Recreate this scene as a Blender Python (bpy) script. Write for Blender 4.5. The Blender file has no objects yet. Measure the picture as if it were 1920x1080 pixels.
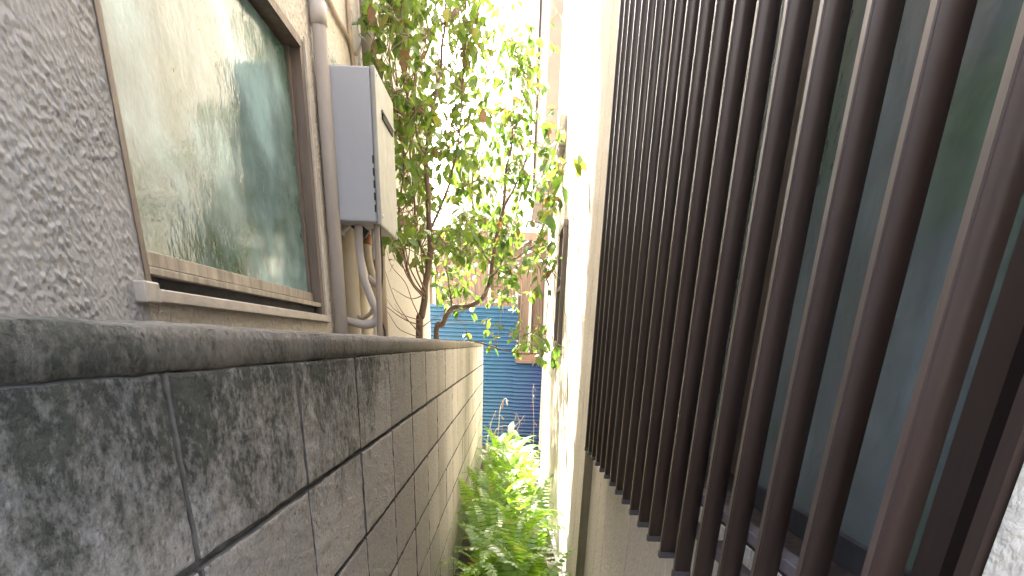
import bpy, bmesh, math, random
import numpy as np
from mathutils import Vector, Matrix, noise

random.seed(7)
rng = np.random.default_rng(7)
scene = bpy.context.scene
C = scene.collection
H = 1.42                       # camera height above the alley floor

# ------------------------------------------------------------------ camera
FPX, CX, CY = 1156.75, 960.0, 1175.0       # focal length and principal point in 1920x1080 pixels
R = np.array([[0.99947414, 0.02879009, 0.01491913],
              [-0.00157185, -0.41653925, 0.90911637],
              [-0.03238794, 0.90866175, 0.41627496]])   # rows: right, forward, down
cam_d = bpy.data.cameras.new('camera')
cam = bpy.data.objects.new('camera', cam_d)
C.objects.link(cam)
ax = lambda c, s: Vector((R[0, c] * s, R[1, c] * s, -R[2, c] * s))
X_, Y_, Z_ = ax(0, 1), ax(1, -1), ax(2, -1)
cam.matrix_world = Matrix(((X_.x, Y_.x, Z_.x, 0), (X_.y, Y_.y, Z_.y, 0), (X_.z, Y_.z, Z_.z, H), (0, 0, 0, 1)))
cam_d.sensor_width = 36
cam_d.lens = 36 * FPX / 1920
cam_d.shift_y = (CY - 540) / 1920
cam_d.clip_start = 0.02
cam_d.clip_end = 600
scene.camera = cam

def ray(px, py):
    v = R @ np.array([px - CX, py - CY, FPX])
    return Vector((v[0], v[1], -v[2]))
def at_y(px, py, y):           # photo pixel -> point at distance y along the alley
    v = ray(px, py); v *= y / v.y
    return Vector((v.x, v.y, v.z + H))
def at_x(px, py, x):           # photo pixel -> point on the plane X = x
    v = ray(px, py); v *= x / v.x
    return Vector((v.x, v.y, v.z + H))

# ------------------------------------------------------------------ light
SUN_EL, SUN_AZ = math.radians(46), math.radians(18.5)     # azimuth to the left of +Y
w = bpy.data.worlds.new('World'); scene.world = w; w.use_nodes = True
nt = w.node_tree
sky = nt.nodes.new('ShaderNodeTexSky'); sky.sky_type = 'NISHITA'; sky.sun_disc = False
sky.sun_elevation = SUN_EL; sky.sun_rotation = -SUN_AZ
sky.air_density = 1.0; sky.dust_density = 5.0; sky.ozone_density = 0.6
bgn = nt.nodes['Background']; bgn.inputs['Strength'].default_value = 0.14
nt.links.new(sky.outputs[0], bgn.inputs['Color'])
sd = bpy.data.lights.new('sun', 'SUN'); sd.energy = 5.0; sd.angle = math.radians(0.5); sd.color = (1, 0.95, 0.86)
so = bpy.data.objects.new('sun', sd); C.objects.link(so)
sun_dir = Vector((-math.sin(SUN_AZ) * math.cos(SUN_EL), math.cos(SUN_AZ) * math.cos(SUN_EL), math.sin(SUN_EL)))
so.rotation_euler = sun_dir.to_track_quat('Z', 'Y').to_euler(); so.location = (0, 0, 20)
vs = scene.view_settings
vs.view_transform = 'Standard'; vs.look = 'None'; vs.gamma = 1; vs.use_curve_mapping = False
vs.exposure = 3.85
cy_ = scene.cycles
cy_.max_bounces = 10; cy_.diffuse_bounces = 7; cy_.glossy_bounces = 4; cy_.transmission_bounces = 6; cy_.transparent_max_bounces = 8
cy_.use_denoising = True
cy_.sample_clamp_indirect = 12

# ------------------------------------------------------------------ material helpers
def newmat(name):
    m = bpy.data.materials.new(name); m.use_nodes = True
    t = m.node_tree; b = t.nodes['Principled BSDF']
    return m, t, b
def N(t, typ, **kw):
    n = t.nodes.new(typ)
    for k, v in kw.items():
        if k in n.inputs.keys() if isinstance(k, str) else False:
            n.inputs[k].default_value = v
        else:
            setattr(n, k, v)
    return n
def pos(t, scale=(1, 1, 1)):
    g = t.nodes.new('ShaderNodeNewGeometry'); mp = t.nodes.new('ShaderNodeMapping')
    mp.inputs['Scale'].default_value = scale
    t.links.new(g.outputs['Position'], mp.inputs['Vector'])
    return mp.outputs['Vector']
def nz(t, vec, scale, detail=4, rough=0.6):
    n = t.nodes.new('ShaderNodeTexNoise'); n.inputs['Scale'].default_value = scale
    n.inputs['Detail'].default_value = detail; n.inputs['Roughness'].default_value = rough
    t.links.new(vec, n.inputs['Vector'])
    return n.outputs['Fac']
def ramp(t, fac, stops):
    n = t.nodes.new('ShaderNodeValToRGB'); e = n.color_ramp.elements
    while len(e) < len(stops): e.new(0.5)
    for el, (p, c) in zip(e, stops):
        el.position = p; el.color = (c, c, c, 1) if not isinstance(c, tuple) else (*c, 1)
    t.links.new(fac, n.inputs['Fac'])
    return n.outputs['Color']
def mixc(t, fac, a, b, mode='MIX'):
    n = t.nodes.new('ShaderNodeMix'); n.data_type = 'RGBA'; n.blend_type = mode
    for sock, v in ((n.inputs[0], fac), (n.inputs[6], a), (n.inputs[7], b)):
        if isinstance(v, (int, float)): sock.default_value = v
        elif isinstance(v, tuple): sock.default_value = (*v, 1)
        else: t.links.new(v, sock)
    return n.outputs[2]
def mth(t, op, a, b=0.0, clamp=False):
    n = t.nodes.new('ShaderNodeMath'); n.operation = op; n.use_clamp = clamp
    for i, v in enumerate((a, b)):
        if isinstance(v, (int, float)): n.inputs[i].default_value = v
        else: t.links.new(v, n.inputs[i])
    return n.outputs[0]
def bump(t, b, h, strength, dist, prev=None):
    n = t.nodes.new('ShaderNodeBump'); n.inputs['Strength'].default_value = strength; n.inputs['Distance'].default_value = dist
    t.links.new(h, n.inputs['Height'])
    if prev is not None: t.links.new(prev, n.inputs['Normal'])
    t.links.new(n.outputs[0], b.inputs['Normal'])
    return n.outputs[0]
def sep(t):
    g = t.nodes.new('ShaderNodeNewGeometry'); s = t.nodes.new('ShaderNodeSeparateXYZ')
    t.links.new(g.outputs['Position'], s.inputs[0]); return s.outputs
def orand(t):
    return t.nodes.new('ShaderNodeObjectInfo').outputs['Random']
def maprange(t, v, a, b, c, d):
    n = t.nodes.new('ShaderNodeMapRange')
    t.links.new(v, n.inputs[0])
    for i, x in enumerate((a, b, c, d)): n.inputs[i + 1].default_value = x
    return n.outputs[0]

MAT = {}
def simple(name, col, rough=0.5, metal=0.0, var=0.25, scale=14, bumpd=0.0, bscale=120, stretch=(1, 1, 1), spec=0.5):
    m, t, b = newmat(name)
    v = pos(t, stretch)
    f = nz(t, v, scale, 6)
    dark = tuple(c * (1 - var) for c in col); light = tuple(min(1, c * (1 + var)) for c in col)
    t.links.new(ramp(t, f, [(0.3, dark), (0.7, light)]), b.inputs['Base Color'])
    t.links.new(maprange(t, nz(t, v, scale * 3), 0.3, 0.7, max(0.02, rough - 0.1), min(1, rough + 0.12)), b.inputs['Roughness'])
    b.inputs['Metallic'].default_value = metal; b.inputs['Specular IOR Level'].default_value = spec
    if bumpd: bump(t, b, nz(t, v, bscale, 5), 0.7, bumpd)
    MAT[name] = m
    return m

def block_mat(name, base, mould_gain, top_bias):
    m, t, b = newmat(name)
    P = pos(t); s = sep(t)
    fine = nz(t, P, 160, 6, 0.75); mid = nz(t, P, 22, 5); big = nz(t, P, 3.2, 4)
    streak = nz(t, pos(t, (1, 11, 2.6)), 1.0, 6, 0.7)
    grit = nz(t, P, 75, 4, 0.7)
    col = ramp(t, grit, [(0.28, tuple(c * 0.55 for c in base)), (0.5, base), (0.72, tuple(c * 1.25 for c in base))])
    col = mixc(t, 0.5, col, ramp(t, fine, [(0.3, tuple(c * 0.5 for c in base)), (0.7, tuple(c * 1.3 for c in base))]))
    col = mixc(t, maprange(t, mid, 0.35, 0.65, 0, 0.45), col, tuple(c * q for c, q in zip(base, (1.15, 1.02, 0.86))))
    r = maprange(t, orand(t), 0, 1, 0.82, 1.12)
    col = mixc(t, 1.0, col, N_comb(t, r), 'MULTIPLY')
    # lichen / mould: strongest on the upper course and towards the street end, in blotches and runs
    up = maprange(t, s[2], 0.95, 1.40, -0.12, 0.44)
    near = maprange(t, s[1], 0.5, 3.0, 0.43, -0.05)
    a = mth(t, 'ADD', mth(t, 'MULTIPLY', big, 0.9), mth(t, 'MULTIPLY', streak, 0.55))
    a = mth(t, 'ADD', a, mth(t, 'MULTIPLY', mid, 0.6))
    a = mth(t, 'ADD', mth(t, 'ADD', a, up), near)
    a = mth(t, 'ADD', a, mth(t, 'SUBTRACT', mth(t, 'MULTIPLY', grit, 0.9), 0.27))
    a = mth(t, 'ADD', a, mth(t, 'MULTIPLY', mth(t, 'SUBTRACT', orand(t), 0.5), 0.28))
    a = mth(t, 'ADD', a, top_bias)
    mask = maprange(t, a, 1.66, 2.02, 0.0, mould_gain)
    mould = mixc(t, maprange(t, mid, 0.4, 0.6, 0, 1), (0.022, 0.028, 0.023), (0.062, 0.070, 0.054))
    col = mixc(t, mask, col, mould)
    vp = t.nodes.new('ShaderNodeTexVoronoi'); vp.inputs['Scale'].default_value = 62; t.links.new(P, vp.inputs['Vector'])
    pore = mth(t, 'MULTIPLY', maprange(t, vp.outputs['Distance'], 0.10, 0.22, 0.75, 0.0), maprange(t, nz(t, P, 9, 3), 0.48, 0.6, 0, 1))
    col = mixc(t, pore, col, (0.03, 0.03, 0.027))
    # pale lime runs
    run = mth(t, 'MULTIPLY', maprange(t, nz(t, pos(t, (1, 16, 1.1)), 1.0, 4), 0.50, 0.72, 0, 0.55), maprange(t, s[1], 1.6, 4.5, 0, 1))
    col = mixc(t, run, col, tuple(min(1, c * 1.5) for c in base))
    t.links.new(col, b.inputs['Base Color']); b.inputs['Roughness'].default_value = 0.95
    b.inputs['Specular IOR Level'].default_value = 0.25
    vor = t.nodes.new('ShaderNodeTexVoronoi'); vor.inputs['Scale'].default_value = 95; t.links.new(P, vor.inputs['Vector'])
    pit = maprange(t, vor.outputs['Distance'], 0.0, 0.45, 0, 1)
    h = mth(t, 'ADD', mth(t, 'MULTIPLY', fine, 1.2), mth(t, 'MULTIPLY', pit, 0.5))
    h = mth(t, 'ADD', mth(t, 'ADD', h, mth(t, 'MULTIPLY', mid, 1.2)), mth(t, 'MULTIPLY', grit, 1.6))
    bump(t, b, h, 1.0, 0.008)
    MAT[name] = m
def N_comb(t, v):
    n = t.nodes.new('ShaderNodeCombineColor')
    for i in range(3): t.links.new(v, n.inputs[i])
    return n.outputs[0]
block_mat('block', (0.54, 0.515, 0.48), 0.92, 0.0)
block_mat('cap', (0.32, 0.30, 0.265), 0.88, -0.10)
simple('mortar', (0.095, 0.088, 0.078), 0.95, var=0.4, scale=30, bumpd=0.004)

def stucco_mat(name, base, lump, lumpscale, dist):
    m, t, b = newmat(name)
    P = pos(t)
    f = nz(t, P, 60, 6, 0.7); g = nz(t, P, 1.7, 4)
    col = ramp(t, f, [(0.25, tuple(c * 0.78 for c in base)), (0.6, base), (0.85, tuple(min(1, c * 1.1) for c in base))])
    col = mixc(t, maprange(t, g, 0.35, 0.7, 0, 0.35), col, tuple(c * q for c, q in zip(base, (0.82, 0.78, 0.68))))
    st = maprange(t, nz(t, pos(t, (1, 14, 1.2)), 1.0, 4), 0.58, 0.75, 0, 0.3)
    col = mixc(t, st, col, tuple(c * 0.62 for c in base))
    t.links.new(col, b.inputs['Base Color']); b.inputs['Roughness'].default_value = 0.85
    h = mth(t, 'ADD', mth(t, 'MULTIPLY', nz(t, P, lumpscale, 3, 0.5), lump), mth(t, 'MULTIPLY', f, 0.4))
    bump(t, b, h, 0.9, dist)
    MAT[name] = m
stucco_mat('stucco', (0.60, 0.555, 0.49), 1.6, 55, 0.012)
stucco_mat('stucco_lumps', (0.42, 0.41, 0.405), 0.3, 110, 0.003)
stucco_mat('siding', (0.67, 0.61, 0.51), 1.2, 70, 0.006)
stucco_mat('added_house_wall', (0.15, 0.145, 0.14), 1.0, 40, 0.004)
stucco_mat('beige_wall', (0.52, 0.49, 0.42), 1.0, 40, 0.004)
stucco_mat('white_wall', (0.78, 0.77, 0.74), 0.8, 40, 0.003)
simple('bronze', (0.15, 0.118, 0.098), 0.45, 0.3, var=0.25, scale=18, stretch=(1, 1, 0.15))
simple('sash', (0.29, 0.25, 0.205), 0.5, 0.2, var=0.45, scale=16, stretch=(1, 1.5, 0.2))
simple('trim', (0.42, 0.385, 0.34), 0.55, 0.2, var=0.15, scale=20)
simple('sill', (0.40, 0.36, 0.33), 0.5, 0.3, var=0.2, scale=12, stretch=(1, 1, 3))
simple('black', (0.012, 0.011, 0.012), 0.8, var=0.2)
simple('rubber', (0.02, 0.02, 0.022), 0.6, var=0.3)
simple('slat', (0.047, 0.031, 0.027), 0.42, 0.0, spec=0.6, var=0.28, scale=26, stretch=(1, 1, 0.12))
simple('slat_cap', (0.05, 0.045, 0.05), 0.55, 0.0, var=0.2)
simple('rail', (0.15, 0.125, 0.125), 0.45, 0.3, var=0.12)
simple('frame_dark', (0.05, 0.033, 0.027), 0.42, 0.4, var=0.2, stretch=(1, 1, 0.1))
simple('steel', (0.55, 0.55, 0.56), 0.3, 0.9, var=0.15)
simple('heater_side', (0.36, 0.375, 0.415), 0.5, 0.1, var=0.05, scale=5, stretch=(1, 1, 0.4))
simple('heater_front', (0.31, 0.31, 0.295), 0.5, 0.05, var=0.07, scale=6)
simple('pipe_grey', (0.43, 0.395, 0.37), 0.55, 0.0, var=0.14, scale=7, stretch=(1, 1, 0.5))
simple('pipe_cream', (0.46, 0.40, 0.29), 0.7, 0.0, var=0.18, scale=9, bumpd=0.004, bscale=26, stretch=(1, 1, 0.5))
simple('pipe_brown', (0.30, 0.245, 0.205), 0.5, 0.0, var=0.12, scale=8)
simple('copper', (0.36, 0.17, 0.09), 0.5, 0.5, var=0.3)
simple('cable', (0.36, 0.28, 0.21), 0.6, var=0.15)
simple('cable_black', (0.03, 0.025, 0.025), 0.6, var=0.2)
simple('brown_board', (0.115, 0.070, 0.050), 0.8, var=0.25, scale=12, stretch=(0.4, 1, 4), bumpd=0.002)
simple('brown_wall', (0.20, 0.135, 0.095), 0.8, var=0.3, scale=10, stretch=(3, 3, 0.3), bumpd=0.003)
simple('cream_post', (0.55, 0.50, 0.42), 0.7, var=0.15)
simple('poly_roof', (0.70, 0.70, 0.66), 0.4, var=0.1)
simple('window_grey', (0.20, 0.24, 0.28), 0.15, var=0.1)
simple('roof_tile', (0.09, 0.085, 0.08), 0.7, var=0.2)
simple('soil', (0.075, 0.055, 0.038), 0.95, var=0.45, scale=18, bumpd=0.03, bscale=40)
simple('asphalt', (0.06, 0.06, 0.06), 0.9, var=0.25, scale=60, bumpd=0.004, bscale=250)
simple('bark', (0.115, 0.075, 0.055), 0.9, var=0.4, scale=40, stretch=(1, 1, 0.3), bumpd=0.006, bscale=90)
simple('twig', (0.19, 0.125, 0.085), 0.85, var=0.3, scale=30)
simple('dry_stem', (0.42, 0.33, 0.22), 0.9, var=0.25, scale=30)

def blue_mat():
    m, t, b = newmat('blue_sheet'); P = pos(t); s = sep(t)
    g = nz(t, pos(t, (1.2, 1, 1.2)), 1.6, 4)
    col = mixc(t, maprange(t, s[0], -0.25, 0.35, 0, 1), (0.007, 0.055, 0.115), (0.010, 0.030, 0.115))
    col = mixc(t, maprange(t, g, 0.40, 0.7, 0, 0.6), col, (0.012, 0.055, 0.09))
    rust = maprange(t, nz(t, pos(t, (1, 1, 2.5)), 6, 6, 0.75), 0.66, 0.72, 0, 0.85)
    col = mixc(t, rust, col, (0.03, 0.03, 0.028))
    t.links.new(col, b.inputs['Base Color']); b.inputs['Roughness'].default_value = 0.45
    MAT['blue_sheet'] = m
blue_mat()

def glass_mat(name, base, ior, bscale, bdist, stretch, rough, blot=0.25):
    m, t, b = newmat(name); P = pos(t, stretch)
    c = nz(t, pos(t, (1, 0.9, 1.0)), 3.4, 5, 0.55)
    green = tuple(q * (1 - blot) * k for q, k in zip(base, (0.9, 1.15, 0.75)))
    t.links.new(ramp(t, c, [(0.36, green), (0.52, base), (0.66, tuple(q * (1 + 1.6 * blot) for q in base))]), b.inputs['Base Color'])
    b.inputs['Roughness'].default_value = rough; b.inputs['IOR'].default_value = ior
    h = mth(t, 'ADD', nz(t, P, bscale, 2, 0.5), mth(t, 'MULTIPLY', nz(t, P, bscale * 0.11, 2, 0.5), 4.0))
    bump(t, b, h, 0.6, bdist)
    MAT[name] = m
glass_mat('patterned_glass', (0.135, 0.215, 0.22), 1.55, 85, 0.0010, (1, 0.9, 0.7), 0.06, 0.62)  # blurred green and pale reflections painted into the base colour as blotches
glass_mat('dark_glass', (0.080, 0.094, 0.092), 1.5, 30, 0.004, (1, 1, 1), 0.25)

def leaf_mat(name, c1, c2, c3, trans, spec=0.4, rough=0.35):
    m, t, b = newmat(name)
    t.nodes.remove(b)
    g = t.nodes.new('ShaderNodeNewGeometry')
    r = mth(t, 'FRACT', mth(t, 'ADD', g.outputs['Random Per Island'], orand(t)))
    col = ramp(t, r, [(0.0, c1), (0.55, c2), (0.86, c2), (0.97, c3)])
    col = mixc(t, maprange(t, nz(t, pos(t), 45, 3), 0.4, 0.7, 0, 0.4), col, tuple(q * 0.6 for q in c1))
    df = t.nodes.new('ShaderNodeBsdfPrincipled'); df.inputs['Roughness'].default_value = rough
    df.inputs['Specular IOR Level'].default_value = spec
    t.links.new(col, df.inputs['Base Color'])
    tr = t.nodes.new('ShaderNodeBsdfTranslucent')
    tc = mixc(t, 1.0, col, (1.5, 1.55, 0.75), 'MULTIPLY')
    t.links.new(tc, tr.inputs['Color'])
    mx = t.nodes.new('ShaderNodeMixShader'); mx.inputs[0].default_value = trans
    t.links.new(df.outputs[0], mx.inputs[1]); t.links.new(tr.outputs[0], mx.inputs[2])
    t.links.new(mx.outputs[0], t.nodes['Material Output'].inputs[0])
    MAT[name] = m
leaf_mat('leaf_dark', (0.085, 0.145, 0.035), (0.15, 0.225, 0.055), (0.19, 0.17, 0.07), 0.48)
leaf_mat('leaf_light', (0.05, 0.10, 0.022), (0.095, 0.165, 0.032), (0.17, 0.14, 0.045), 0.42)
leaf_mat('leaf_dead', (0.16, 0.085, 0.055), (0.21, 0.13, 0.075), (0.17, 0.15, 0.06), 0.3)
leaf_mat('fern', (0.11, 0.22, 0.025), (0.20, 0.34, 0.045), (0.29, 0.31, 0.06), 0.48, 0.5, 0.3)

# ------------------------------------------------------------------ object helpers
ORG = {}
def tag(o, label=None, cat=None, group=None, kind=None):
    for k, v in (('label', label), ('category', cat), ('group', group), ('kind', kind)):
        if v: o[k] = v
    return o
def thing(name, loc, label, cat, group=None):
    o = bpy.data.objects.new(name, None); C.objects.link(o); o.location = loc; o.empty_display_size = 0.1
    ORG[o] = Vector(loc); return tag(o, label, cat, group)
def link(name, me, mat, parent=None, loc=None, rot=None, scale=None):
    o = bpy.data.objects.new(name, me); C.objects.link(o)
    po = ORG[parent] if parent else Vector((0, 0, 0))
    loc = po if loc is None else Vector(loc)
    if parent: o.parent = parent
    o.location = loc - po; ORG[o] = loc
    if rot is not None: o.rotation_euler = rot
    if scale is not None: o.scale = scale
    if mat and not me.materials: me.materials.append(MAT[mat])
    return o

class MB:
    def __init__(s): s.v = []; s.f = []; s.sm = []
    def add(s, vs, fs, smooth=False):
        n = len(s.v); s.v += [tuple(v) for v in vs]; s.f += [tuple(i + n for i in f) for f in fs]; s.sm += [smooth] * len(fs)
        return s
    def box(s, x0, x1, y0, y1, z0, z1, bev=0.0):
        if bev <= 0:
            vs = [(x, y, z) for x in (x0, x1) for y in (y0, y1) for z in (z0, z1)]
            return s.add(vs, [(0, 1, 3, 2), (4, 6, 7, 5), (0, 4, 5, 1), (2, 3, 7, 6), (0, 2, 6, 4), (1, 5, 7, 3)])
        bm = bmesh.new(); bmesh.ops.create_cube(bm, size=1)
        for v in bm.verts:
            v.co = Vector(((x0 + x1) / 2 + v.co.x * (x1 - x0), (y0 + y1) / 2 + v.co.y * (y1 - y0), (z0 + z1) / 2 + v.co.z * (z1 - z0)))
        bmesh.ops.bevel(bm, geom=bm.edges[:], offset=bev, segments=2, affect='EDGES', profile=0.5)
        bm.verts.index_update()
        s.add([v.co[:] for v in bm.verts], [[v.index for v in f.verts] for f in bm.faces]); bm.free()
        return s
    def tube(s, pts, rad, n=8, cap=True):
        pts = [Vector(p) for p in pts]
        if isinstance(rad, (int, float)): rad = [rad] * len(pts)
        base = len(s.v); vs = []; fs = []
        up = None
        for i, p in enumerate(pts):
            d = (pts[min(i + 1, len(pts) - 1)] - pts[max(i - 1, 0)]).normalized()
            if up is None:
                up = Vector((0, 0, 1)) if abs(d.z) < 0.9 else Vector((1, 0, 0))
            a = d.cross(up).normalized(); up = a.cross(d).normalized()
            for k in range(n):
                q = 2 * math.pi * k / n
                vs.append(p + (a * math.cos(q) + up * math.sin(q)) * rad[i])
        for i in range(len(pts) - 1):
            for k in range(n):
                fs.append((i * n + k, i * n + (k + 1) % n, (i + 1) * n + (k + 1) % n, (i + 1) * n + k))
        if cap:
            fs.append(tuple(range(n))[::-1]); fs.append(tuple((len(pts) - 1) * n + k for k in range(n)))
        return s.add(vs, fs, True)
    def mesh(s, name, off=Vector((0, 0, 0))):
        me = bpy.data.meshes.new(name)
        me.from_pydata([tuple(Vector(v) - off) for v in s.v], [], s.f)
        me.polygons.foreach_set('use_smooth', s.sm); me.update()
        return me
    def build(s, name, mat, parent=None, loc=None, **kw):
        l = (ORG[parent] if parent else Vector((0, 0, 0))) if loc is None else Vector(loc)
        return link(name, s.mesh(name, l), mat, parent, l, **kw)
def smooth_path(pts, sub=5):
    pts = [Vector(p) for p in pts]; out = []
    for i in range(len(pts) - 1):
        p0 = pts[max(i - 1, 0)]; p1 = pts[i]; p2 = pts[i + 1]; p3 = pts[min(i + 2, len(pts) - 1)]
        for k in range(sub):
            t = k / sub
            out.append(0.5 * ((2 * p1) + (p2 - p0) * t + (2 * p0 - 5 * p1 + 4 * p2 - p3) * t * t + (3 * p1 - p0 - 3 * p2 + p3) * t ** 3))
    out.append(pts[-1]); return out

# ================================================================== SETTING
m = MB().box(-300, 300, -300, 300, -0.6, -0.012)
tag(m.build('ground', 'asphalt'), kind='structure')
# alley floor: uneven soil
def soil_sheet():
    nx, ny = 24, 200; vs = []; fs = []
    x0, x1, y0, y1 = -0.85, 0.40, -0.1, 9.6
    for j in range(ny + 1):
        for i in range(nx + 1):
            x = x0 + (x1 - x0) * i / nx; y = y0 + (y1 - y0) * j / ny
            vs.append((x, y, 0.005 + 0.03 * (noise.noise(Vector((x * 4, y * 4, 0))) + 1) * 0.5 + 0.02 * noise.noise(Vector((x * 15, y * 15, 3)))))
    for j in range(ny):
        for i in range(nx):
            a = j * (nx + 1) + i; fs.append((a, a + 1, a + nx + 2, a + nx + 1))
    return MB().add(vs, fs, True)
tag(soil_sheet().build('alley_path', 'soil'), kind='structure')

# unseen house added behind the camera; its sunlit front bounces light into the alley
oh = thing('added_street_house', (0, -8, 0), 'unseen house added across the street to light the mouth of the alley', 'house')
MB().box(-9, 9, -13, -6.2, 0, 6.2).build('wall', 'added_house_wall', oh)
MB().box(-9.3, 9.3, -13.3, -5.7, 6.2, 6.4).build('roof', 'roof_tile', oh)
for xw in (-6.5, -3.0, 2.2, 5.6):
    ow = MB().box(xw, xw + 1.7, -6.2, -6.13, 3.9, 5.1).build('window', 'bronze', oh)
    MB().box(xw + 0.06, xw + 1.64, -6.128, -6.122, 3.96, 5.04).build('pane', 'window_grey', ow)

# ================================================================== BLOCK WALL (left)
XF, XB = -0.332, -0.452
bw = thing('block_wall', (-0.392, 3.8, 0), 'weathered grey concrete block wall with dark mould along the left of the alley', 'wall')
PIT, CH, TOP = 0.398, 0.199, 1.388
Y0 = 0.642 - 2 * PIT
meshes = []
def block_mesh(i):
    jy, jz = 0.0060, 0.0060
    hw, hh, ht = PIT / 2 - jy * random.uniform(0.75, 1.1), CH / 2 - jz * random.uniform(0.6, 0.95), (XF - XB) / 2
    bm = bmesh.new(); bmesh.ops.create_cube(bm, size=1)
    for v in bm.verts: v.co = Vector((v.co.x * 2 * ht, v.co.y * 2 * hw, v.co.z * 2 * hh))
    bmesh.ops.bevel(bm, geom=bm.edges[:], offset=0.0040, segments=2, affect='EDGES', profile=0.5)
    bmesh.ops.subdivide_edges(bm, edges=[e for e in bm.edges if e.calc_length() > 0.1 and abs((e.verts[0].co - e.verts[1].co).normalized().x) < 0.5], cuts=11, use_grid_fill=True)
    for v in bm.verts:
        v.co += Vector((0.6 * noise.noise(v.co * 60 + Vector((i, 3, 9))), noise.noise(v.co * 45 + Vector((i, 0, 0))), noise.noise(v.co * 45 + Vector((0, i, 5))))) * 0.0026
    me = bpy.data.meshes.new('block'); bm.to_mesh(me); bm.free(); me.materials.append(MAT['block']); me.materials.append(MAT['mortar'])
    for p in me.polygons:
        if abs(p.normal.x) < 0.6: p.material_index = 1
    return me
meshes = [block_mesh(i) for i in range(8)]
NB = 21
for r in range(7):
    for k in range(NB):
        yc = Y0 + (k + 0.5) * PIT; zc = TOP - (r + 0.5) * CH
        link('block', random.choice(meshes), None, bw, (-0.392 + random.uniform(-0.0012, 0.0012), yc + random.uniform(-0.0012, 0.0012), zc + (0.003 if r == 6 else 0)))
YE = Y0 + NB * PIT
MB().box(XB + 0.010, XF - 0.010, Y0 + 0.004, YE - 0.004, 0.0, TOP + 0.001).build('mortar_core', 'mortar', bw)
# sloppy mortar cap
def cap():
    ny, prof = 1600, []
    for a in range(9):                          # rounded profile front bottom -> top -> back
        t = a / 8
        prof.append((a, t))
    vs = []; fs = []
    base = [(XF - 0.008, TOP - 0.004), (XF - 0.001, TOP - 0.001), (XF + 0.0005, TOP + 0.010), (XF + 0.0005, TOP + 0.026), (XF - 0.0012, TOP + 0.036),
            (-0.392, TOP + 0.041), (XB + 0.010, TOP + 0.0385), (XB - 0.002, TOP + 0.03), (XB - 0.003, TOP - 0.002)]
    n = len(base)
    for j in range(ny + 1):
        y = Y0 + (YE - Y0) * j / ny
        for i, (x, z) in enumerate(base):
            w1 = noise.noise(Vector((i * 0.7, y * 9, 1.0))); w2 = noise.noise(Vector((i * 0.9, y * 45, 4.0))) + 0.7 * noise.noise(Vector((i * 2.1, y * 120, 7.0)))
            vs.append((x + 0.0012 * w2 + 0.001 * w1, y, z + 0.0022 * w1 + 0.0012 * w2 + (-0.006 * abs(noise.noise(Vector((2, y * 6, 9)))) if i == 0 else 0)))
    for j in range(ny):
        for i in range(n - 1):
            a = j * n + i; fs.append((a, a + 1, a + n + 1, a + n))
    fs.append(tuple(range(n))); fs.append(tuple(ny * n + i for i in range(n))[::-1])
    return MB().add(vs, fs, True)
cap().build('cap', 'cap', bw)

# ================================================================== LEFT HOUSE
XW = -0.85
lh = thing('stucco_house', (-3, 3.9, 0), 'cream stucco house with a frosted window behind the block wall', 'house')
HY0, HY1, HZ = 0.45, 7.2, 6.6
WY0, WY1, WZ0, WZ1 = 1.632, 3.16, 1.505, 2.47
MB().box(-6, -1.0, HY0, HY1, 0, HZ).build('house_body', 'stucco', lh)
def lumpy(y0, y1, z0, z1, step, amp):
    ny, nz_ = int((y1 - y0) / step), int((z1 - z0) / step)
    vs = []; fs = []
    for j in range(nz_ + 1):
        for i in range(ny + 1):
            y = y0 + (y1 - y0) * i / ny; z = z0 + (z1 - z0) * j / nz_
            p = Vector((y * 100, z * 72 + y * 30, 0))
            e = min(1, min(y1 - y + 0.012, z1 - z) / 0.03)
            q = noise.noise(p) * 0.7 + noise.noise(p * 2.3 + Vector((5, 1, 0))) * 0.5
            q = max(q, -0.25) + 0.12 * noise.noise(p * 6)
            vs.append((XW + amp * q * e * (0.75 + 0.7 * noise.noise(Vector((y * 7, z * 7, 2)))), y, z))
    for j in range(nz_):
        for i in range(ny):
            a = j * (ny + 1) + i; fs.append((a, a + 1, a + ny + 2, a + ny + 1))
    return MB().add(vs, fs, True)
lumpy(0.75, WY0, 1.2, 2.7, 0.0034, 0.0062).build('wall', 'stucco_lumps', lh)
MB().box(-1.0, XW, HY0, 0.75, 0, HZ).build('wall', 'stucco', lh)
MB().box(-1.0, XW, 0.75, WY0, 0, 1.2).build('wall', 'stucco', lh)
MB().box(-1.0, XW, 0.75, WY0, 2.7, HZ).build('wall', 'stucco', lh)
MB().box(-1.0, XW - 0.012, 0.75, WY0 + 0.002, 1.2, 2.7).build('wall_backing', 'stucco', lh)
MB().box(-1.0, XW, WY0, WY1, 0, WZ0).build('wall', 'stucco', lh)
MB().box(-1.0, XW, WY0, WY1, WZ1, HZ).build('wall', 'stucco', lh)
MB().box(-1.0, XW, WY1, HY1, 0, HZ).build('wall', 'stucco', lh)
MB().box(-6.3, XW + 0.35 - 0.3, HY0 - 0.3, HY1 + 0.1, HZ, HZ + 0.15).build('roof_eave', 'roof_tile', lh)
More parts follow.
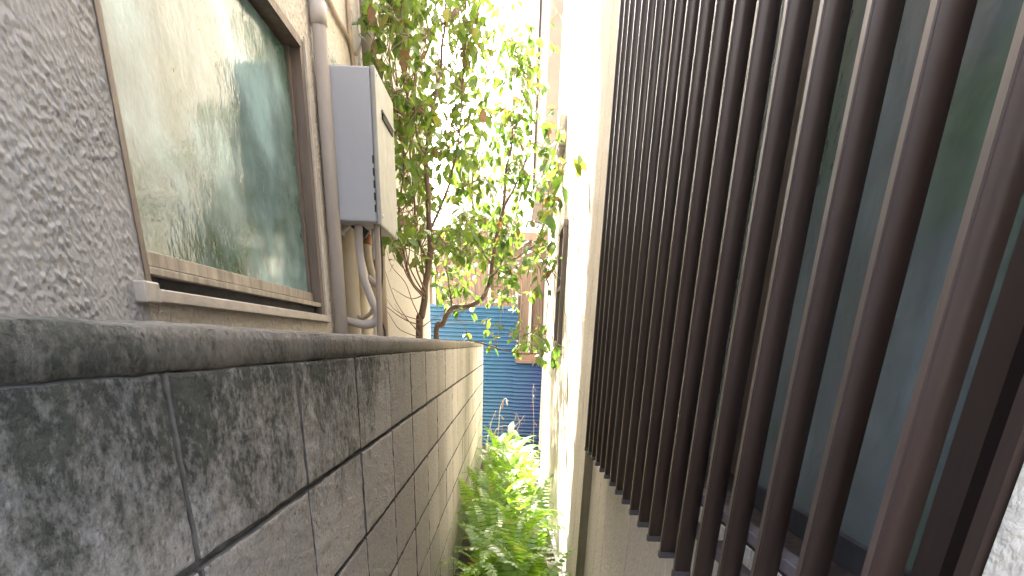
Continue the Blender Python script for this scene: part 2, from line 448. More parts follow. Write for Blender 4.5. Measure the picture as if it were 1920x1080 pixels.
# window
win = MB().box(XW - 0.085, XW + 0.004, WY0, WY0 + 0.022, WZ0, WZ1).box(XW - 0.085, XW - 0.002, WY1 - 0.045, WY1, WZ0, WZ1) \
    .box(XW - 0.085, XW + 0.003, WY0 + 0.022, WY1 - 0.045, WZ1 - 0.03, WZ1).build('window', 'bronze', lh)
tag(win, 'bronze framed window with wavy patterned glass')
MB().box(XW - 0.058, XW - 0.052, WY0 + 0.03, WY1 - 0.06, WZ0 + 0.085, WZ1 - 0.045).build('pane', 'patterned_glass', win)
MB().box(XW - 0.066, XW - 0.036, WY0 + 0.022, WY1 - 0.045, WZ0 + 0.060, WZ0 + 0.092, 0.002).build('sash_rail', 'sash', win)
MB().box(XW - 0.066, XW - 0.040, WY1 - 0.068, WY1 - 0.0451, WZ0 + 0.092, WZ1 - 0.030, 0.002).build('sash_stile', 'bronze', win)
MB().box(XW - 0.066, XW - 0.040, WY0 + 0.0221, WY0 + 0.040, WZ0 + 0.092, WZ1 - 0.030, 0.002).build('sash_stile', 'bronze', win)
MB().box(XW - 0.085, XW - 0.004, WY0 + 0.0221, WY1 - 0.0451, WZ0 + 0.037, WZ0 + 0.054, 0.002).build('track', 'sash', win)
MB().box(XW - 0.085, XW - 0.03, WY0 + 0.0221, WY1 - 0.0451, WZ0 + 0.006, WZ0 + 0.036).build('slot', 'black', win)
MB().box(XW - 0.085, XW + 0.022, WY0 - 0.01, WY1 + 0.01, WZ0 - 0.022, WZ0 + 0.006, 0.003).build('sill', 'sill', win)
MB().box(XW - 0.01, XW + 0.028, WY0 - 0.055, WY0 + 0.008, WZ0 - 0.026, WZ0 + 0.018, 0.004).build('sill_end_cap', 'trim', win)
MB().box(XW - 0.02, XW + 0.008, WY1 + 0.001, WY1 + 0.035, WZ0 - 0.02, WZ1 + 0.02, 0.003).build('trim', 'trim', win)

# ---- services on the left wall
cp = thing('conduit_pipe', (XW + 0.034, 3.285, 1.2), 'straight grey vertical pipe between the frosted window and the water heater', 'pipe')
MB().tube([(XW + 0.036, 3.285, 0.2), (XW + 0.036, 3.285, 5.4)], 0.030, 16).build('pipe_run', 'pipe_grey', cp)
for z in (2.60, 1.0):
    MB().tube([(XW + 0.036, 3.285, z - 0.035), (XW + 0.036, 3.285, z + 0.035)], 0.0345, 16).build('coupling', 'pipe_grey', cp)
MB().box(XW - 0.001, XW + 0.014, 3.235, 3.335, 2.66, 2.685, 0.002).build('bracket', 'pipe_brown', cp)
dp = thing('downpipe', (-0.80, 4.25, 0), 'brown rain downpipe on the cream wall above the water heater', 'pipe')
MB().tube([(-0.80, 4.25, 0.0), (-0.80, 4.25, 5.5)], 0.036, 16).build('pipe_run', 'pipe_brown', dp)
for z in (3.35, 1.3):
    MB().box(XW - 0.001, -0.79, 4.20, 4.30, z, z + 0.03, 0.002).build('bracket', 'pipe_brown', dp)
def cable(name, pix, rad, mat, label, x=XW + 0.012, cat='cable'):
    pts = smooth_path([at_x(px, py, x) for px, py in pix], 5)
    tag(MB().tube(pts, rad, 6).build(name, mat), label, cat)
cable('cable', [(600, -40), (628, 25), (655, 78), (664, 130)], 0.011, 'cable', 'brown cable running diagonally down to the water heater')
cable('cable', [(650, -30), (653, 20), (656, 70), (660, 100), (664, 140)], 0.010, 'cable', 'brown cable hanging straight down behind the diagonal cable')
cable('cable', [(688, -30), (684, 40), (678, 80), (668, 102), (660, 88), (657, 50)], 0.007, 'cable', 'thin cable hanging in a loop above the water heater')

# ---- water heater
ht = thing('water_heater', (-0.70, 3.55, 1.90), 'pale grey wall mounted gas water heater with pipes underneath', 'water heater')
hx0, hx1, hy0, hy1, hz0, hz1 = -0.812, -0.622, 3.305, 3.74, 1.902, 2.452
MB().box(hx0, hx1, hy0, hy1, hz0, hz1, 0.006).build('case', 'heater_side', ht)
fc = MB().box(hx1 + 0.001, hx1 + 0.022, hy0 - 0.004, hy1 + 0.004, hz0 - 0.012, hz1 + 0.004, 0.006).build('front_cover', 'heater_front', ht)
MB().box(hx1 + 0.0215, hx1 + 0.030, 3.42, 3.68, 2.305, 2.328, 0.003).build('exhaust_vent', 'black', fc)
MB().box(hx1 + 0.0215, hx1 + 0.033, 3.41, 3.69, 2.329, 2.338, 0.002).build('vent_hood', 'heater_front', fc)
for k in range(5):
    z = 1.94 + k * 0.045
    MB().box(hx1 - 0.007, hx1 - 0.001, hy0 - 0.0025, hy0 + 0.002, z, z + 0.028).build('slot', 'black', ht)
for (y, z) in ((3.33, 1.93), (3.71, 1.93), (3.33, 2.43)):
    MB().tube([(hx1 + 0.021, y, z), (hx1 + 0.0255, y, z)], 0.007, 10).build('screw', 'steel', fc)
MB().tube([(hx0 + 0.02, hy0 - 0.001, 1.93), (hx0 + 0.02, hy0 - 0.004, 1.93)], 0.006, 10).build('screw', 'steel', ht)
MB().box(XW + 0.0005, hx0, 3.38, 3.72, 2.44, 2.54, 0.003).build('wall_bracket', 'steel', ht)
MB().box(XW + 0.0005, hx0, 3.38, 3.72, 1.86, 1.95, 0.003).build('wall_bracket', 'steel', ht)
def hpipe(name, pix, y, rad, mat, n=12, parent=ht):
    pts = smooth_path([at_y(a, b, yy) for (a, b), yy in zip(pix, y if isinstance(y, (list, tuple)) else [y] * len(pix))], 6)
    return MB().tube(pts, rad, n).build(name, mat, parent)
hpipe('lagged_pipe', [(652, 425), (656, 500), (660, 560), (664, 640)], 3.52, 0.040, 'pipe_cream', 16)
hpipe('lagged_pipe', [(670, 425), (674, 470), (676, 540), (684, 640)], 3.60, 0.030, 'pipe_cream', 16)
hpipe('bent_hose', [(672, 420), (674, 470), (682, 520), (696, 560), (707, 586), (704, 602), (688, 609), (664, 605), (648, 601)], 3.40, 0.019, 'pipe_grey', 14)
hpipe('copper_pipe', [(690, 430), (688, 465), (694, 500), (702, 530), (702, 560)], 3.55, 0.019, 'pipe_cream', 12)
hpipe('copper_joint', [(690, 440), (689, 458)], 3.545, 0.0225, 'copper', 12)
hpipe('gas_pipe', [(706, 415), (709, 500), (711, 570), (713, 660)], 3.36, 0.0135, 'pipe_brown', 12)
hpipe('valve', [(703, 430), (704, 470), (705, 487)], 3.42, 0.017, 'steel', 12)
hpipe('connector', [(662, 418), (676, 430), (688, 441)], 3.44, 0.020, 'rubber', 10)
hpipe('connector', [(640, 416), (650, 430)], 3.44, 0.022, 'pipe_grey', 10)
hpipe('elbow', [(690, 520), (700, 530), (708, 536)], 3.45, 0.016, 'pipe_brown', 10)
hpipe('wire', [(712, 420), (716, 470), (717, 520), (713, 560)], 3.37, 0.004, 'cable_black', 6)
hpipe('wire', [(714, 600), (719, 612), (722, 625), (722, 650)], 3.37, 0.005, 'cable_black', 6)
hpipe('wire', [(664, 590), (680, 596), (694, 588), (698, 580)], 3.5, 0.009, 'pipe_brown', 8)

# ================================================================== RIGHT HOUSE
XR = 0.37
rh = thing('panel_house', (3, 3.7, 0), 'cream panel clad house along the right of the alley', 'house')
RY0, RY1, RZ = 0.28, 7.05, 5.6
SY0, SY1, SZ0, SZ1 = 0.455, 2.45, 1.15, 3.3          # opening behind the slats
MB().box(0.52, 6, RY0, RY1, 0, RZ).build('house_body', 'siding', rh)
MB().box(0.392, 0.52, SY1, RY1 - 0.001, 0.0, RZ - 0.001).build('wall_backing', 'black', rh)
MB().box(0.392, 0.52, RY0 + 0.001, SY1, 0.0, SZ0 - 0.001).build('wall_backing', 'black', rh)
MB().box(0.392, 0.52, RY0 + 0.001, SY1, SZ1 + 0.001, RZ - 0.001).build('wall_backing', 'black', rh)
MB().box(0.392, 0.52, RY0 + 0.001, SY0 - 0.001, SZ0 - 0.001, SZ1 + 0.001).build('wall_backing', 'black', rh)
js = [RY0, 0.445 + 0.06, 0.89, 1.345, 1.80, 2.255]
y = 2.75
ys_far = [2.45, 2.72, 2.81]
while ys_far[-1] + 0.455 < RY1: ys_far.append(ys_far[-1] + 0.455)
ys_far[-1] = RY1
def panel(y0, y1, z0, z1):
    if y1 - y0 < 0.03: return
    MB().box(XR, 0.392, y0 + 0.003, y1 - 0.003, z0, z1, 0.002).build('siding_panel', 'siding', rh)
low = [RY0, 0.455, 0.89, 1.345, 1.80, 2.255, 2.45]
for a, b in zip(low, low[1:]):
    panel(a, b, 0.10, SZ0 if a >= 0.45 else SZ1)
    panel(a, b, SZ1, RZ)
for a, b in zip(ys_far, ys_far[1:]):
    if abs(a - 2.72) < 0.01: continue
    panel(a, b, 0.10, 3.05); panel(a, b, 3.06, RZ)
MB().box(0.388, 0.3915, 2.72, 2.81, 0.08, RZ).build('joint_strip', 'pipe_brown', rh)
MB().tube([(0.368, 2.765, 0.06), (0.368, 2.765, 5.5)], 0.030, 14).build('drain_pipe', 'pipe_brown', rh)
MB().box(0.345, 0.391, RY0, RY1, 0.075, 0.098, 0.002).build('base_flashing', 'steel', rh)
MB().box(0.36, 0.391, RY0, RY1, 0.0, 0.0745).build('foundation', 'mortar', rh)
MB().box(0.25, 6.3, RY0 - 0.3, RY1 + 0.1, RZ, RZ + 0.15).build('roof_eave', 'roof_tile', rh)
# big window behind the slats
rw = MB().box(0.364, 0.45, SY0 + 0.0, SY0 + 0.017, SZ0, SZ1).box(0.418, 0.47, SY0 + 0.105, SY0 + 0.145, SZ0, SZ1) \
    .box(0.372, 0.45, SY1 - 0.06, SY1, SZ0, SZ1).box(0.372, 0.46, SY0 + 0.146, SY1 - 0.06, SZ0, SZ0 + 0.025) \
    .box(0.372, 0.46, SY0 + 0.146, SY1 - 0.06, SZ1 - 0.05, SZ1).build('window', 'frame_dark', rh)
tag(rw, 'dark bronze window with dim teal glass behind the slats')
MB().box(0.445, 0.46, SY0 + 0.017, SY0 + 0.105, SZ0, SZ1).build('groove', 'black', rw)
MB().box(0.44, 0.446, SY0 + 0.145, SY1 - 0.06, SZ0 + 0.06, SZ1 - 0.05).build('pane', 'dark_glass', rw)
MB().box(0.430, 0.455, SY0 + 0.1451, SY1 - 0.0601, SZ0 + 0.0255, SZ0 + 0.060).build('bottom_rail', 'black', rw)
for yc in (1.18, 1.82):
    MB().box(0.425, 0.452, yc - 0.03, yc + 0.03, SZ0 + 0.0605, SZ1 - 0.0505).build('mullion', 'frame_dark', rw)
# narrow window and fittings further along
nw = MB().box(0.340, 0.386, 4.97, 5.01, 1.45, 2.17).box(0.340, 0.386, 5.40, 5.44, 1.45, 2.17).box(0.335, 0.386, 4.96, 5.45, 2.17, 2.205) \
    .box(0.335, 0.386, 4.96, 5.45, 1.41, 1.45).build('window', 'bronze', rh)
tag(nw, 'narrow brown framed window in the sunlit panels')
MB().box(0.362, 0.3695, 5.01, 5.40, 1.45, 2.17).build('pane', 'window_grey', nw)
MB().box(0.345, 0.368, 5.01, 5.40, 1.79, 1.82).build('frame_bar', 'bronze', nw)
ob = thing('outlet_box', (0.35, 5.5, 1.30), 'small white outlet box on the sunlit panel wall', 'outlet')
MB().box(0.325, 0.3695, 5.46, 5.55, 1.29, 1.38, 0.006).build('cover', 'white_wall', ob)
MB().box(0.335, 0.3695, 5.47, 5.54, 1.255, 1.288, 0.003).build('hood', 'brown_board', ob)
vh = thing('vent_hood', (0.35, 5.9, 2.80), 'small beige vent hood high on the sunlit panel wall', 'vent')
MB().box(0.315, 0.3695, 5.75, 6.05, 2.80, 2.99, 0.01).build('cover', 'beige_wall', vh)
MB().box(0.322, 0.3695, 5.76, 6.04, 2.775, 2.798).build('grille', 'bronze', vh)

# ---- slat screen
sc_ = thing('slat_screen', (0.315, 1.48, 1.05), 'dark brown vertical slat screen over the big right window', 'screen')
SX0, SX1, ST = 0.300, 0.329, 0.0135
SB, STOP = H - 0.368, 3.25
bm = bmesh.new(); bmesh.ops.create_cube(bm, size=1)
hgt = STOP - SB - 0.012
for v in bm.verts: v.co = Vector((v.co.x * (SX1 - SX0), v.co.y * ST, v.co.z * hgt))
bmesh.ops.bevel(bm, geom=[e for e in bm.edges if abs((e.verts[0].co - e.verts[1].co).normalized().z) > 0.9], offset=0.0020, segments=2, affect='EDGES')
slat_me = bpy.data.meshes.new('slat'); bm.to_mesh(slat_me); bm.free(); slat_me.polygons.foreach_set('use_smooth', [p.normal.x > -0.9 for p in slat_me.polygons]); slat_me.materials.append(MAT['slat'])
sb_ = MAT['slat'].node_tree.nodes['Principled BSDF']; sb_.inputs['Coat Weight'].default_value = 0.4; sb_.inputs['Coat Roughness'].default_value = 0.32
cap_me = MB().box(-(SX1 - SX0) / 2 - 0.0006, (SX1 - SX0) / 2 + 0.0006, -ST / 2 - 0.0006, ST / 2 + 0.0006, -0.006, 0.0062).mesh('end_cap')
NS = 19
for k in range(NS):
    yk = 0.478 + 0.1107 * k + random.uniform(-0.0012, 0.0012)
    s_ = link('slat', slat_me, None, sc_, ((SX0 + SX1) / 2, yk + ST / 2, SB + 0.012 + hgt / 2), rot=(0, 0, random.uniform(-0.01, 0.01)))
    link('end_cap', cap_me, 'slat_cap', s_, ((SX0 + SX1) / 2, yk + ST / 2, SB + 0.006))
for z, nm in ((H - 0.228, 'rail'), (H - 0.290, 'rail'), (3.1, 'rail')):
    MB().box(SX1 + 0.0005, SX1 + 0.022, 0.47, 2.5, z - 0.008, z + 0.008, 0.002).build(nm, 'rail', sc_)
for k in range(0, NS - 1, 2):
    yk = 0.478 + 0.1107 * k + 0.055
    MB().box(SX1 + 0.022, 0.374, yk - 0.012, yk + 0.012, H - 0.296, H - 0.284).build('bracket', 'rail', sc_)
    MB().tube([(SX1 + 0.006, yk, H - 0.282), (SX1 + 0.006, yk, H - 0.277)], 0.0055, 8).build('screw', 'steel', sc_)

# ================================================================== FAR END
fe = thing('corrugated_fence', (-0.6, 9.5, 0), 'blue horizontally corrugated metal fence closing the far end of the alley', 'fence')
def corr(x0, x1, z0, z1, y, pitch=0.050, amp=0.012):
    n = int((z1 - z0) / pitch * 12); vs = []; fs = []
    for i in range(n + 1):
        z = z0 + (z1 - z0) * i / n; ph = (z / pitch) % 1.0; yy = y - amp + 2 * amp * (ph / 0.72 if ph < 0.72 else 1 - (ph - 0.72) / 0.28)
        vs += [(x0, yy, z), (x1, yy, z + 0.004 * (x1 - x0))]
    for i in range(n): fs.append((2 * i, 2 * i + 1, 2 * i + 3, 2 * i + 2))
    return MB().add(vs, fs, True)
corr(-3.2, -1.15, 0.02, 1.9, 9.53).build('sheet', 'blue_sheet', fe)
corr(-1.2, 0.09, 0.02, 1.88, 9.50).build('sheet', 'blue_sheet', fe)
corr(0.05, 0.45, 0.02, 1.30, 9.475).build('sheet', 'blue_sheet', fe)
MB().box(0.07, 0.42, 9.42, 9.45, 1.18, 1.325, 0.003).build('board', 'brown_board', fe)
for x in (-2.1, -1.17, 0.06):
    MB().box(x - 0.03, x + 0.03, 9.56, 9.62, 0, 1.92).build('post', 'brown_board', fe)
MB().box(0.455, 0.50, 9.40, 9.45, 0, 2.1, 0.004).build('post', 'cream_post', fe)

# far wooden outhouse with plastic roof
fh = thing('timber_shed', (-0.5, 12, 0), 'brown boarded shed with a pale corrugated roof beyond the blue fence', 'shed')
x = -3.0; i = 0
while x < 1.5:
    MB().box(x, x + 0.145, 11.5 + (i % 2) * 0.012, 11.6, 0, 3.0).build('plank', 'brown_wall', fh); x += 0.15; i += 1
for x in (-2.2, -1.3, -0.4, 0.05, 0.28, 0.52, 1.0):
    MB().box(x, x + 0.045, 11.42, 11.495, 0, 2.2 if x > 0 else 2.95).build('post', 'cream_post', fh)
def roofsheet():
    n = 160; vs = []; fs = []
    for i in range(n + 1):
        x = -3.1 + 4.8 * i / n; z = 0.018 * math.sin(2 * math.pi * x / 0.076)
        vs += [(x, 11.05, 3.02 + z), (x, 12.6, 3.25 + z)]
    for i in range(n): fs.append((2 * i, 2 * i + 1, 2 * i + 3, 2 * i + 2))
    return MB().add(vs, fs, True)
roofsheet().build('roof', 'poly_roof', fh)
MB().box(-3.05, 1.6, 11.1, 11.16, 2.88, 2.98).build('fascia', 'brown_wall', fh)
# white house behind it
wh = thing('white_house', (-0.2, 15, 0), 'white clapboard house showing through the leaves behind the shed', 'house')
MB().box(-1.1, 2.2, 13.0, 17, 0, 4.4).build('wall', 'white_wall', wh)
for k in range(9):
    MB().box(-1.12, 2.2, 12.975, 12.9995, 3.2 + k * 0.13, 3.32 + k * 0.13, 0.003).build('board', 'white_wall', wh)
wn = MB().box(0.36, 0.72, 12.94, 12.974, 3.33, 3.75).build('window', 'window_grey', wh)
MB().box(0.32, 0.36, 12.93, 12.974, 3.30, 3.78).build('frame', 'white_wall', wn)
MB().box(0.52, 0.55, 12.93, 12.9395, 3.33, 3.75).build('frame', 'white_wall', wn)
# neighbour behind the panel house
nh = thing('neighbour_house', (2.5, 9.8, 0), 'beige house with brown corner trim standing beyond the panel house', 'house')
MB().box(0.52, 5, 7.5, 12.0, 0, 6.2).build('wall', 'beige_wall', nh)
MB().box(0.295, 0.519, 8.1, 8.3, 3.25, 6.2).build('corner_trim', 'pipe_brown', nh)
MB().box(0.215, 0.294, 8.32, 8.5, 3.05, 6.2).build('bay_post', 'white_wall', nh)
MB().box(0.19, 0.214, 8.3, 8.5, 3.0, 6.2).build('bay_trim', 'frame_dark', nh)
MB().box(0.23, 0.519, 8.52, 10.4, 3.0, 6.2).build('bay_wall', 'pipe_brown', nh)
MB().box(0.02, 0.52, 10.9, 12.0, 4.9, 6.2).build('balcony', 'beige_wall', nh)

# ================================================================== VEGETATION
LV = np.array([(0, 0, 0), (0.30, 0.19, 0.045), (0.30, 0, 0), (0.30, -0.19, 0.045), (0.68, 0.17, 0.02), (0.68, 0, -0.035), (0.68, -0.17, 0.02), (1, 0, -0.12)], float)
LF = [(0, 2, 1), (0, 3, 2), (1, 2, 5, 4), (2, 3, 6, 5), (4, 5, 7), (5, 6, 7)]
def leaf_mesh(mat):
    me = MB().add(LV, LF, True).mesh('leaf'); me.materials.append(MAT[mat]); return me
def leaf_batch(name, mats, mat, parent):
    n = len(mats)
    V = np.concatenate([LV @ np.array(M.to_3x3()).T + np.array(M.translation) for M in mats]) - np.array(ORG[parent])
    F = [tuple(i + 8 * k for i in f) for k in range(n) for f in LF]
    me = bpy.data.meshes.new(name); me.from_pydata(V.tolist(), [], F)
    me.polygons.foreach_set('use_smooth', [True] * len(F)); me.update()
    return link(name, me, mat, parent)
def leaf_matrix(p, size, droop=0.65, az=None):
    az = random.uniform(0, 2 * math.pi) if az is None else az
    el = -random.gauss(droop, 0.45)
    M = Matrix.Translation(p) @ Matrix.Rotation(az, 4, 'Z') @ Matrix.Rotation(-el, 4, 'Y') @ Matrix.Rotation(random.uniform(-0.9, 0.9), 4, 'X')
    s = size * random.uniform(0.65, 1.2)
    return M @ Matrix.Diagonal((s, s * random.uniform(1.05, 1.5), s, 1))

def grow(name, loc, label, limbs, regions, leafmat, size, extra_twigs=(), dead=0.0, nobj=110):
    T = thing(name, loc, label, 'tree')
    skel = []
    for i, (nm, pts, r0, r1) in enumerate(limbs):
        path = smooth_path(pts, 6)
        path = [p + Vector((noise.noise(p * 9), noise.noise(p * 9 + Vector((3, 3, 3))), 0)) * 0.012 if 0 < q else p for q, p in enumerate(path)]
        n = len(path)
        MB().tube(path, [r0 + (r1 - r0) * q / (n - 1) for q in range(n)], 9).build(nm, 'bark', T)
        skel += path
    tw = MB(); L = []
    for (x0, x1, y0, y1, d0, d1, nc, nl, spread) in regions:
        for _ in range(nc):
            px, py, dy = random.uniform(x0, x1), random.uniform(y0, y1), random.uniform(d0, d1)
            c = at_y(px, py, dy)
            if c.x < -0.76: c = at_x(px, py, -0.76 + random.uniform(0, 0.12))
            if c.x > 0.30: c = at_x(px, py, 0.30 - random.uniform(0, 0.1))
            cand = sorted(skel, key=lambda p: (p - c).length + 1.2 * max(0, p.z - c.z + 0.05))[:6]
            a = random.choice(cand)
            mid = a.lerp(c, 0.5) + Vector((random.uniform(-.05, .05), random.uniform(-.05, .05), random.uniform(0.0, .07)))
            path = smooth_path([a, mid, c], 4)
            tw.tube(path, [0.0042 - 0.003 * q / (len(path) - 1) for q in range(len(path))], 5)
            n = int(nl * random.uniform(0.7, 1.3))
            sp = [c + Vector((random.gauss(0, 1), random.gauss(0, 1.1), random.gauss(0, 1))) * spread for _ in range(max(2, n // 4))]
            for e in sp:
                e.x = min(max(e.x, -0.80), 0.33)
                pp = [c, c.lerp(e, 0.5) + Vector((0, 0, 0.02)), e]
                tw.tube(pp, [0.0026, 0.002, 0.0012], 4, cap=False)
                for _ in range(4):
                    u = random.uniform(0.35, 1.05)
                    p = c.lerp(e, u) + Vector((random.gauss(0, .012), random.gauss(0, .012), random.gauss(0, .012)))
                    p.x = min(max(p.x, -0.80), 0.34)
                    L.append(leaf_matrix(p, size))
    for pix, dy, r in extra_twigs:
        pts = smooth_path([at_y(a, b, dy + random.uniform(-.05, .05)) for a, b in pix], 5)
        tw.tube(pts, [r * (1 - 0.75 * q / (len(pts) - 1)) for q in range(len(pts))], 5)
    tw.build('twigs', 'twig', T)
    L.sort(key=lambda M: M.translation.y)
    random.shuffle(L)
    nd = int(len(L) * dead)
    if nd:
        leaf_batch('dead_leaves', L[:nd], 'leaf_dead', T)['kind'] = 'stuff'
        L = L[nd:]
    L.sort(key=lambda M: M.translation.y)
    me = leaf_mesh(leafmat)
    for M in L[:nobj]:
        o = link('leaf', me, None, T, M.translation); lc, q, s = M.decompose()
        o.rotation_euler = q.to_euler(); o.scale = s
    leaf_batch('crown', L[nobj:], leafmat, T)['kind'] = 'stuff'
    return T

pA = lambda pts, d: [at_y(a, b, d) for a, b in pts]
baseA = Vector((-0.625, 4.6, 0.0)); baseB = Vector((-0.71, 6.7, 0.0))
grow('broadleaf_tree', baseA, 'dark green broadleaf tree growing behind the block wall beside the water heater',
     [('trunk', [baseA] + pA([(786, 640), (790, 592), (796, 552), (803, 500), (806, 430), (800, 340), (797, 290)], 4.6), 0.026, 0.014),
      ('limb', pA([(797, 300), (812, 210), (826, 120), (835, 30), (842, -80)], 4.6), 0.012, 0.004),
      ('limb', pA([(797, 300), (775, 230), (752, 120), (742, 20), (738, -60)], 4.6), 0.010, 0.004),
      ('limb', pA([(796, 555), (772, 530), (755, 470), (748, 400), (757, 300), (745, 220)], 4.4), 0.011, 0.004),
      ('limb', pA([(803, 500), (783, 440), (775, 360), (770, 250), (780, 120)], 4.7), 0.009, 0.004),
      ('limb', pA([(806, 430), (838, 360), (856, 280), (866, 180), (872, 60)], 4.9), 0.010, 0.004)],
     [(700, 800, -40, 130, 3.9, 4.6, 24, 18, 0.075), (712, 800, 130, 300, 4.0, 4.9, 21, 18, 0.08), (735, 810, 290, 450, 4.1, 4.9, 18, 18, 0.08),
      (800, 905, -60, 150, 4.6, 5.6, 26, 16, 0.10), (805, 885, 150, 290, 4.5, 5.4, 16, 18, 0.09), (800, 900, 300, 480, 4.5, 5.4, 18, 18, 0.09),
      (715, 800, 420, 480, 4.0, 4.5, 5, 9, 0.06)],
     'leaf_dark', 0.072,
     extra_twigs=[([(795, 552), (770, 560), (735, 540)], 4.5, .004), ([(792, 610), (760, 600), (725, 575), (712, 560)], 4.4, .004),
                  ([(788, 625), (765, 600), (740, 560), (720, 500)], 4.4, .004), ([(796, 560), (765, 520), (745, 470), (730, 440)], 4.4, .006),
                  ([(790, 600), (775, 570), (760, 530), (735, 500), (725, 470)], 4.4, .004), ([(785, 632), (750, 618), (730, 590), (718, 570)], 4.3, .003),
                  ([(796, 552), (768, 500), (760, 450), (762, 400)], 4.5, .006), ([(797, 545), (780, 500), (778, 440), (772, 380)], 4.5, .007),
                  ([(798, 540), (790, 480), (788, 420)], 4.6, .007), ([(786, 618), (810, 600), (840, 585), (880, 580)], 4.6, .004),
                  ([(786, 600), (755, 590), (735, 575), (716, 545)], 4.4, .003), ([(787, 628), (770, 606), (752, 590), (740, 570)], 4.4, .003)],
     dead=0.025, nobj=150)
grow('broadleaf_tree', baseB, 'bright backlit tree with a crooked trunk arching over the alley before the blue fence',
     [('trunk', [baseB] + pA([(818, 640), (830, 608), (848, 578), (880, 574), (905, 556), (917, 530), (922, 492), (932, 440), (944, 385)], 6.7), 0.028, 0.016),
      ('limb', pA([(944, 385), (950, 320), (960, 255), (963, 180), (966, 80)], 6.7), 0.014, 0.005),
      ('limb', pA([(922, 495), (905, 470), (890, 420), (885, 340), (905, 230), (912, 120)], 6.8), 0.012, 0.004),
      ('limb', pA([(944, 390), (975, 330), (995, 260), (1010, 170)], 6.5), 0.010, 0.004),
      ('limb', pA([(920, 520), (950, 495), (990, 470), (1025, 440)], 6.5), 0.010, 0.004),
      ('limb', pA([(848, 577), (842, 540), (838, 500), (850, 450)], 6.7), 0.010, 0.004),
      ('limb', pA([(840, 665), (880, 640), (940, 655), (985, 664), (1040, 656)], 6.2), 0.008, 0.004)],
     [(885, 965, 90, 300, 6.1, 7.4, 20, 18, 0.11), (960, 1040, 50, 300, 6.2, 7.3, 18, 17, 0.11), (860, 960, 290, 450, 6.1, 7.4, 20, 18, 0.11),
      (955, 1035, 280, 450, 6.0, 7.1, 17, 16, 0.10), (825, 930, 440, 560, 6.2, 7.4, 22, 18, 0.10), (920, 1030, 440, 560, 6.0, 7.2, 24, 18, 0.10),
      (1020, 1065, 240, 400, 5.7, 6.4, 6, 14, 0.07), (935, 1045, 590, 665, 6.0, 6.7, 8, 14, 0.07), (850, 930, 560, 640, 6.2, 7.0, 5, 10, 0.09),
      (880, 975, -20, 90, 6.3, 7.3, 8, 14, 0.1)],
     'leaf_light', 0.084, dead=0.05, nobj=150)

# ---- sword ferns
def frond_mesh(i, L, pairs, wid, arch):
    V = []; F = []
    pts = []
    for k in range(pairs + 1):
        t = k / pairs; a = math.radians(78) - arch * t * t
        pts.append(t)
    p = Vector((0, 0, 0)); line = [p.copy()]; dirs = []
    for k in range(pairs):
        t = k / pairs; ang = math.radians(80) - arch * (t ** 1.4)
        d = Vector((math.cos(ang), 0, math.sin(ang))); p = p + d * (L / pairs); line.append(p.copy()); dirs.append(d)
    side = Vector((0, 1, 0))
    for k in range(2, pairs):
        t = k / pairs; ln = wid * min(1, t * 5) * (1 - t ** 2.2) + 0.004
        d = dirs[k]; nrm = d.cross(side)
        for s in (-1, 1):
            b = line[k]; tipd = (side * s + d * 0.28 - nrm * 0.18).normalized()
            q = L / pairs * 0.40
            twist = random.uniform(-0.25, 0.25)
            n = len(V)
            tip = b + tipd * ln * random.uniform(0.9, 1.1) + nrm * (twist * ln * 0.4)
            V += [b - d * q, b + tipd * ln * 0.6 - d * q * 0.9, tip, b + tipd * ln * 0.6 + d * q * 0.9, b + d * q]
            F += [(n, n + 1, n + 3, n + 4), (n + 1, n + 2, n + 3)]
    mb = MB().add(V, F)
    for k in range(0, pairs - 1, 2):
        pass
    mb.tube(line, [0.0028 * (1 - 0.7 * k / pairs) for k in range(len(line))], 4, cap=False)
    me = mb.mesh('frond'); me.materials.append(MAT['fern']); return me
FR = [frond_mesh(i, 1.0, 27, random.uniform(0.085, 0.11), math.radians(random.uniform(70, 140))) for i in range(7)]
spots = []
tries = 0
while len(spots) < 40 and tries < 4000:
    tries += 1
    q = (random.uniform(-0.20, 0.24), random.uniform(2.35, 7.9))
    if all((q[0] - s[0]) ** 2 + (q[1] - s[1]) ** 2 > 0.17 ** 2 for s in spots): spots.append(q)
spots.sort(key=lambda s: s[1])
ORD = ['nearest', 'second', 'third', 'fourth', 'fifth', 'sixth', 'seventh', 'eighth', 'ninth', 'tenth', 'eleventh', 'twelfth', 'thirteenth', 'fourteenth', 'fifteenth',
       'sixteenth', 'seventeenth', 'eighteenth', 'nineteenth', 'twentieth', 'twenty-first', 'twenty-second', 'twenty-third', 'twenty-fourth', 'twenty-fifth']
rank = {}
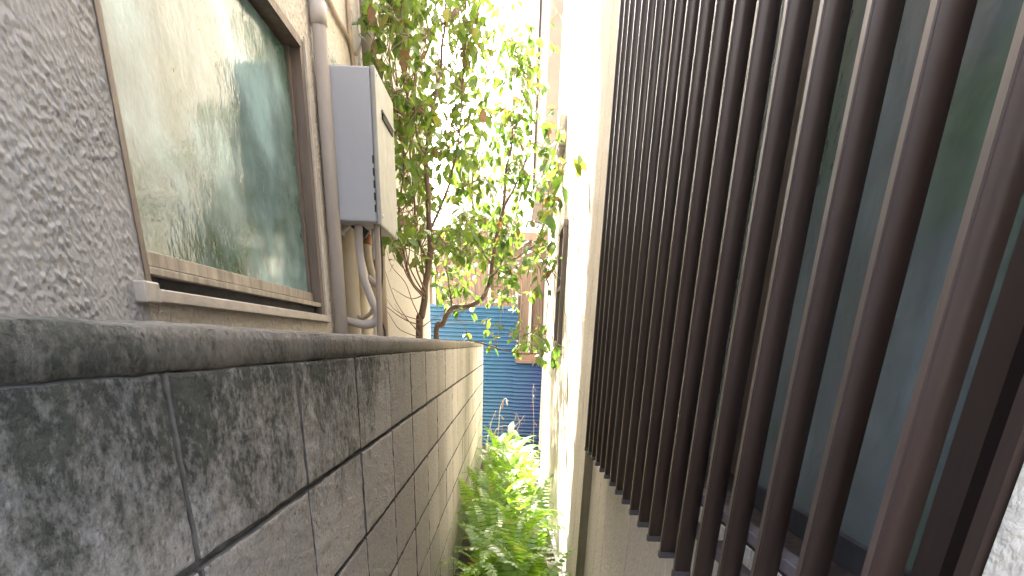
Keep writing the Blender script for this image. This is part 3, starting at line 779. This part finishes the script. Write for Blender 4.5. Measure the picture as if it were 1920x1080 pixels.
for i, (x, y) in enumerate(spots):
    sd_ = 'against the block wall' if x < -0.06 else ('against the panel house' if x > 0.10 else 'in the middle of the alley')
    rank[sd_] = rank.get(sd_, 0) + 1
    f_ = thing('fern', (x, y, 0.02), 'green sword fern ' + sd_ + ', ' + ORD[rank[sd_] - 1] + ' from the street end', 'fern', 'ferns covering the alley floor')
    nf = random.randint(6, 8)
    for k in range(nf):
        az = 2 * math.pi * k / nf + random.uniform(-0.4, 0.4)
        ln = random.uniform(0.46, 0.78) * (1.18 if y < 4.8 else 1.0)
        reach = 0.55 * ln * abs(math.cos(az))
        room = (0.34 - x) if math.cos(az) > 0 else (x + 0.32)
        if reach > room: ln *= max(0.55, room / reach)
        o = link('frond', random.choice(FR), None, f_, (x + 0.015 * math.cos(az), y + 0.015 * math.sin(az), 0.02))
        o.rotation_euler = (random.uniform(-.15, .15), random.uniform(-.25, .12), az); o.scale = (ln, ln, ln)
# ---- dry weeds by the fence
wl = ['tall dry weed with a curled tip before the blue fence', 'thin bent dry weed at the foot of the blue fence', 'pale straw stalk leaning right before the blue fence',
      'short dry weed beside the end of the block wall', 'arched straw stalk above the ferns near the blue fence', 'slim upright straw stalk close to the right wall']
wp = [[(930, 850), (935, 800), (938, 765), (946, 748), (954, 752)], [(925, 830), (930, 806), (950, 798), (962, 808)], [(945, 840), (960, 806), (975, 790), (984, 778)],
      [(912, 860), (915, 820), (922, 790), (930, 770)], [(960, 840), (966, 812), (974, 796), (970, 778), (966, 776)], [(1000, 830), (1001, 790), (999, 740), (1001, 720)]]
for i, (l, pix) in enumerate(zip(wl, wp)):
    d = 8.2 + 0.15 * i
    pts = [at_y(a, b, d) for a, b in pix]; b0 = Vector((pts[0].x, pts[0].y, 0.01))
    wd = thing('dry_weed', b0, l, 'weed')
    path = smooth_path([b0] + pts, 5)
    MB().tube(path, [0.006 - 0.004 * k / (len(path) - 1) for k in range(len(path))], 5).build('stem', 'dry_stem', wd)
    for k in range(5):
        p = path[int(len(path) * (0.4 + 0.12 * k))]
        o = link('leaf', leaf_mesh('leaf_dead') if k == 0 else me_, None, wd, p); me_ = o.data
        o.rotation_euler = (random.uniform(-.5, .5), random.uniform(0.2, 1.2), random.uniform(0, 6.28)); s = random.uniform(.05, .09); o.scale = (s * 1.5, s * 0.5, s)
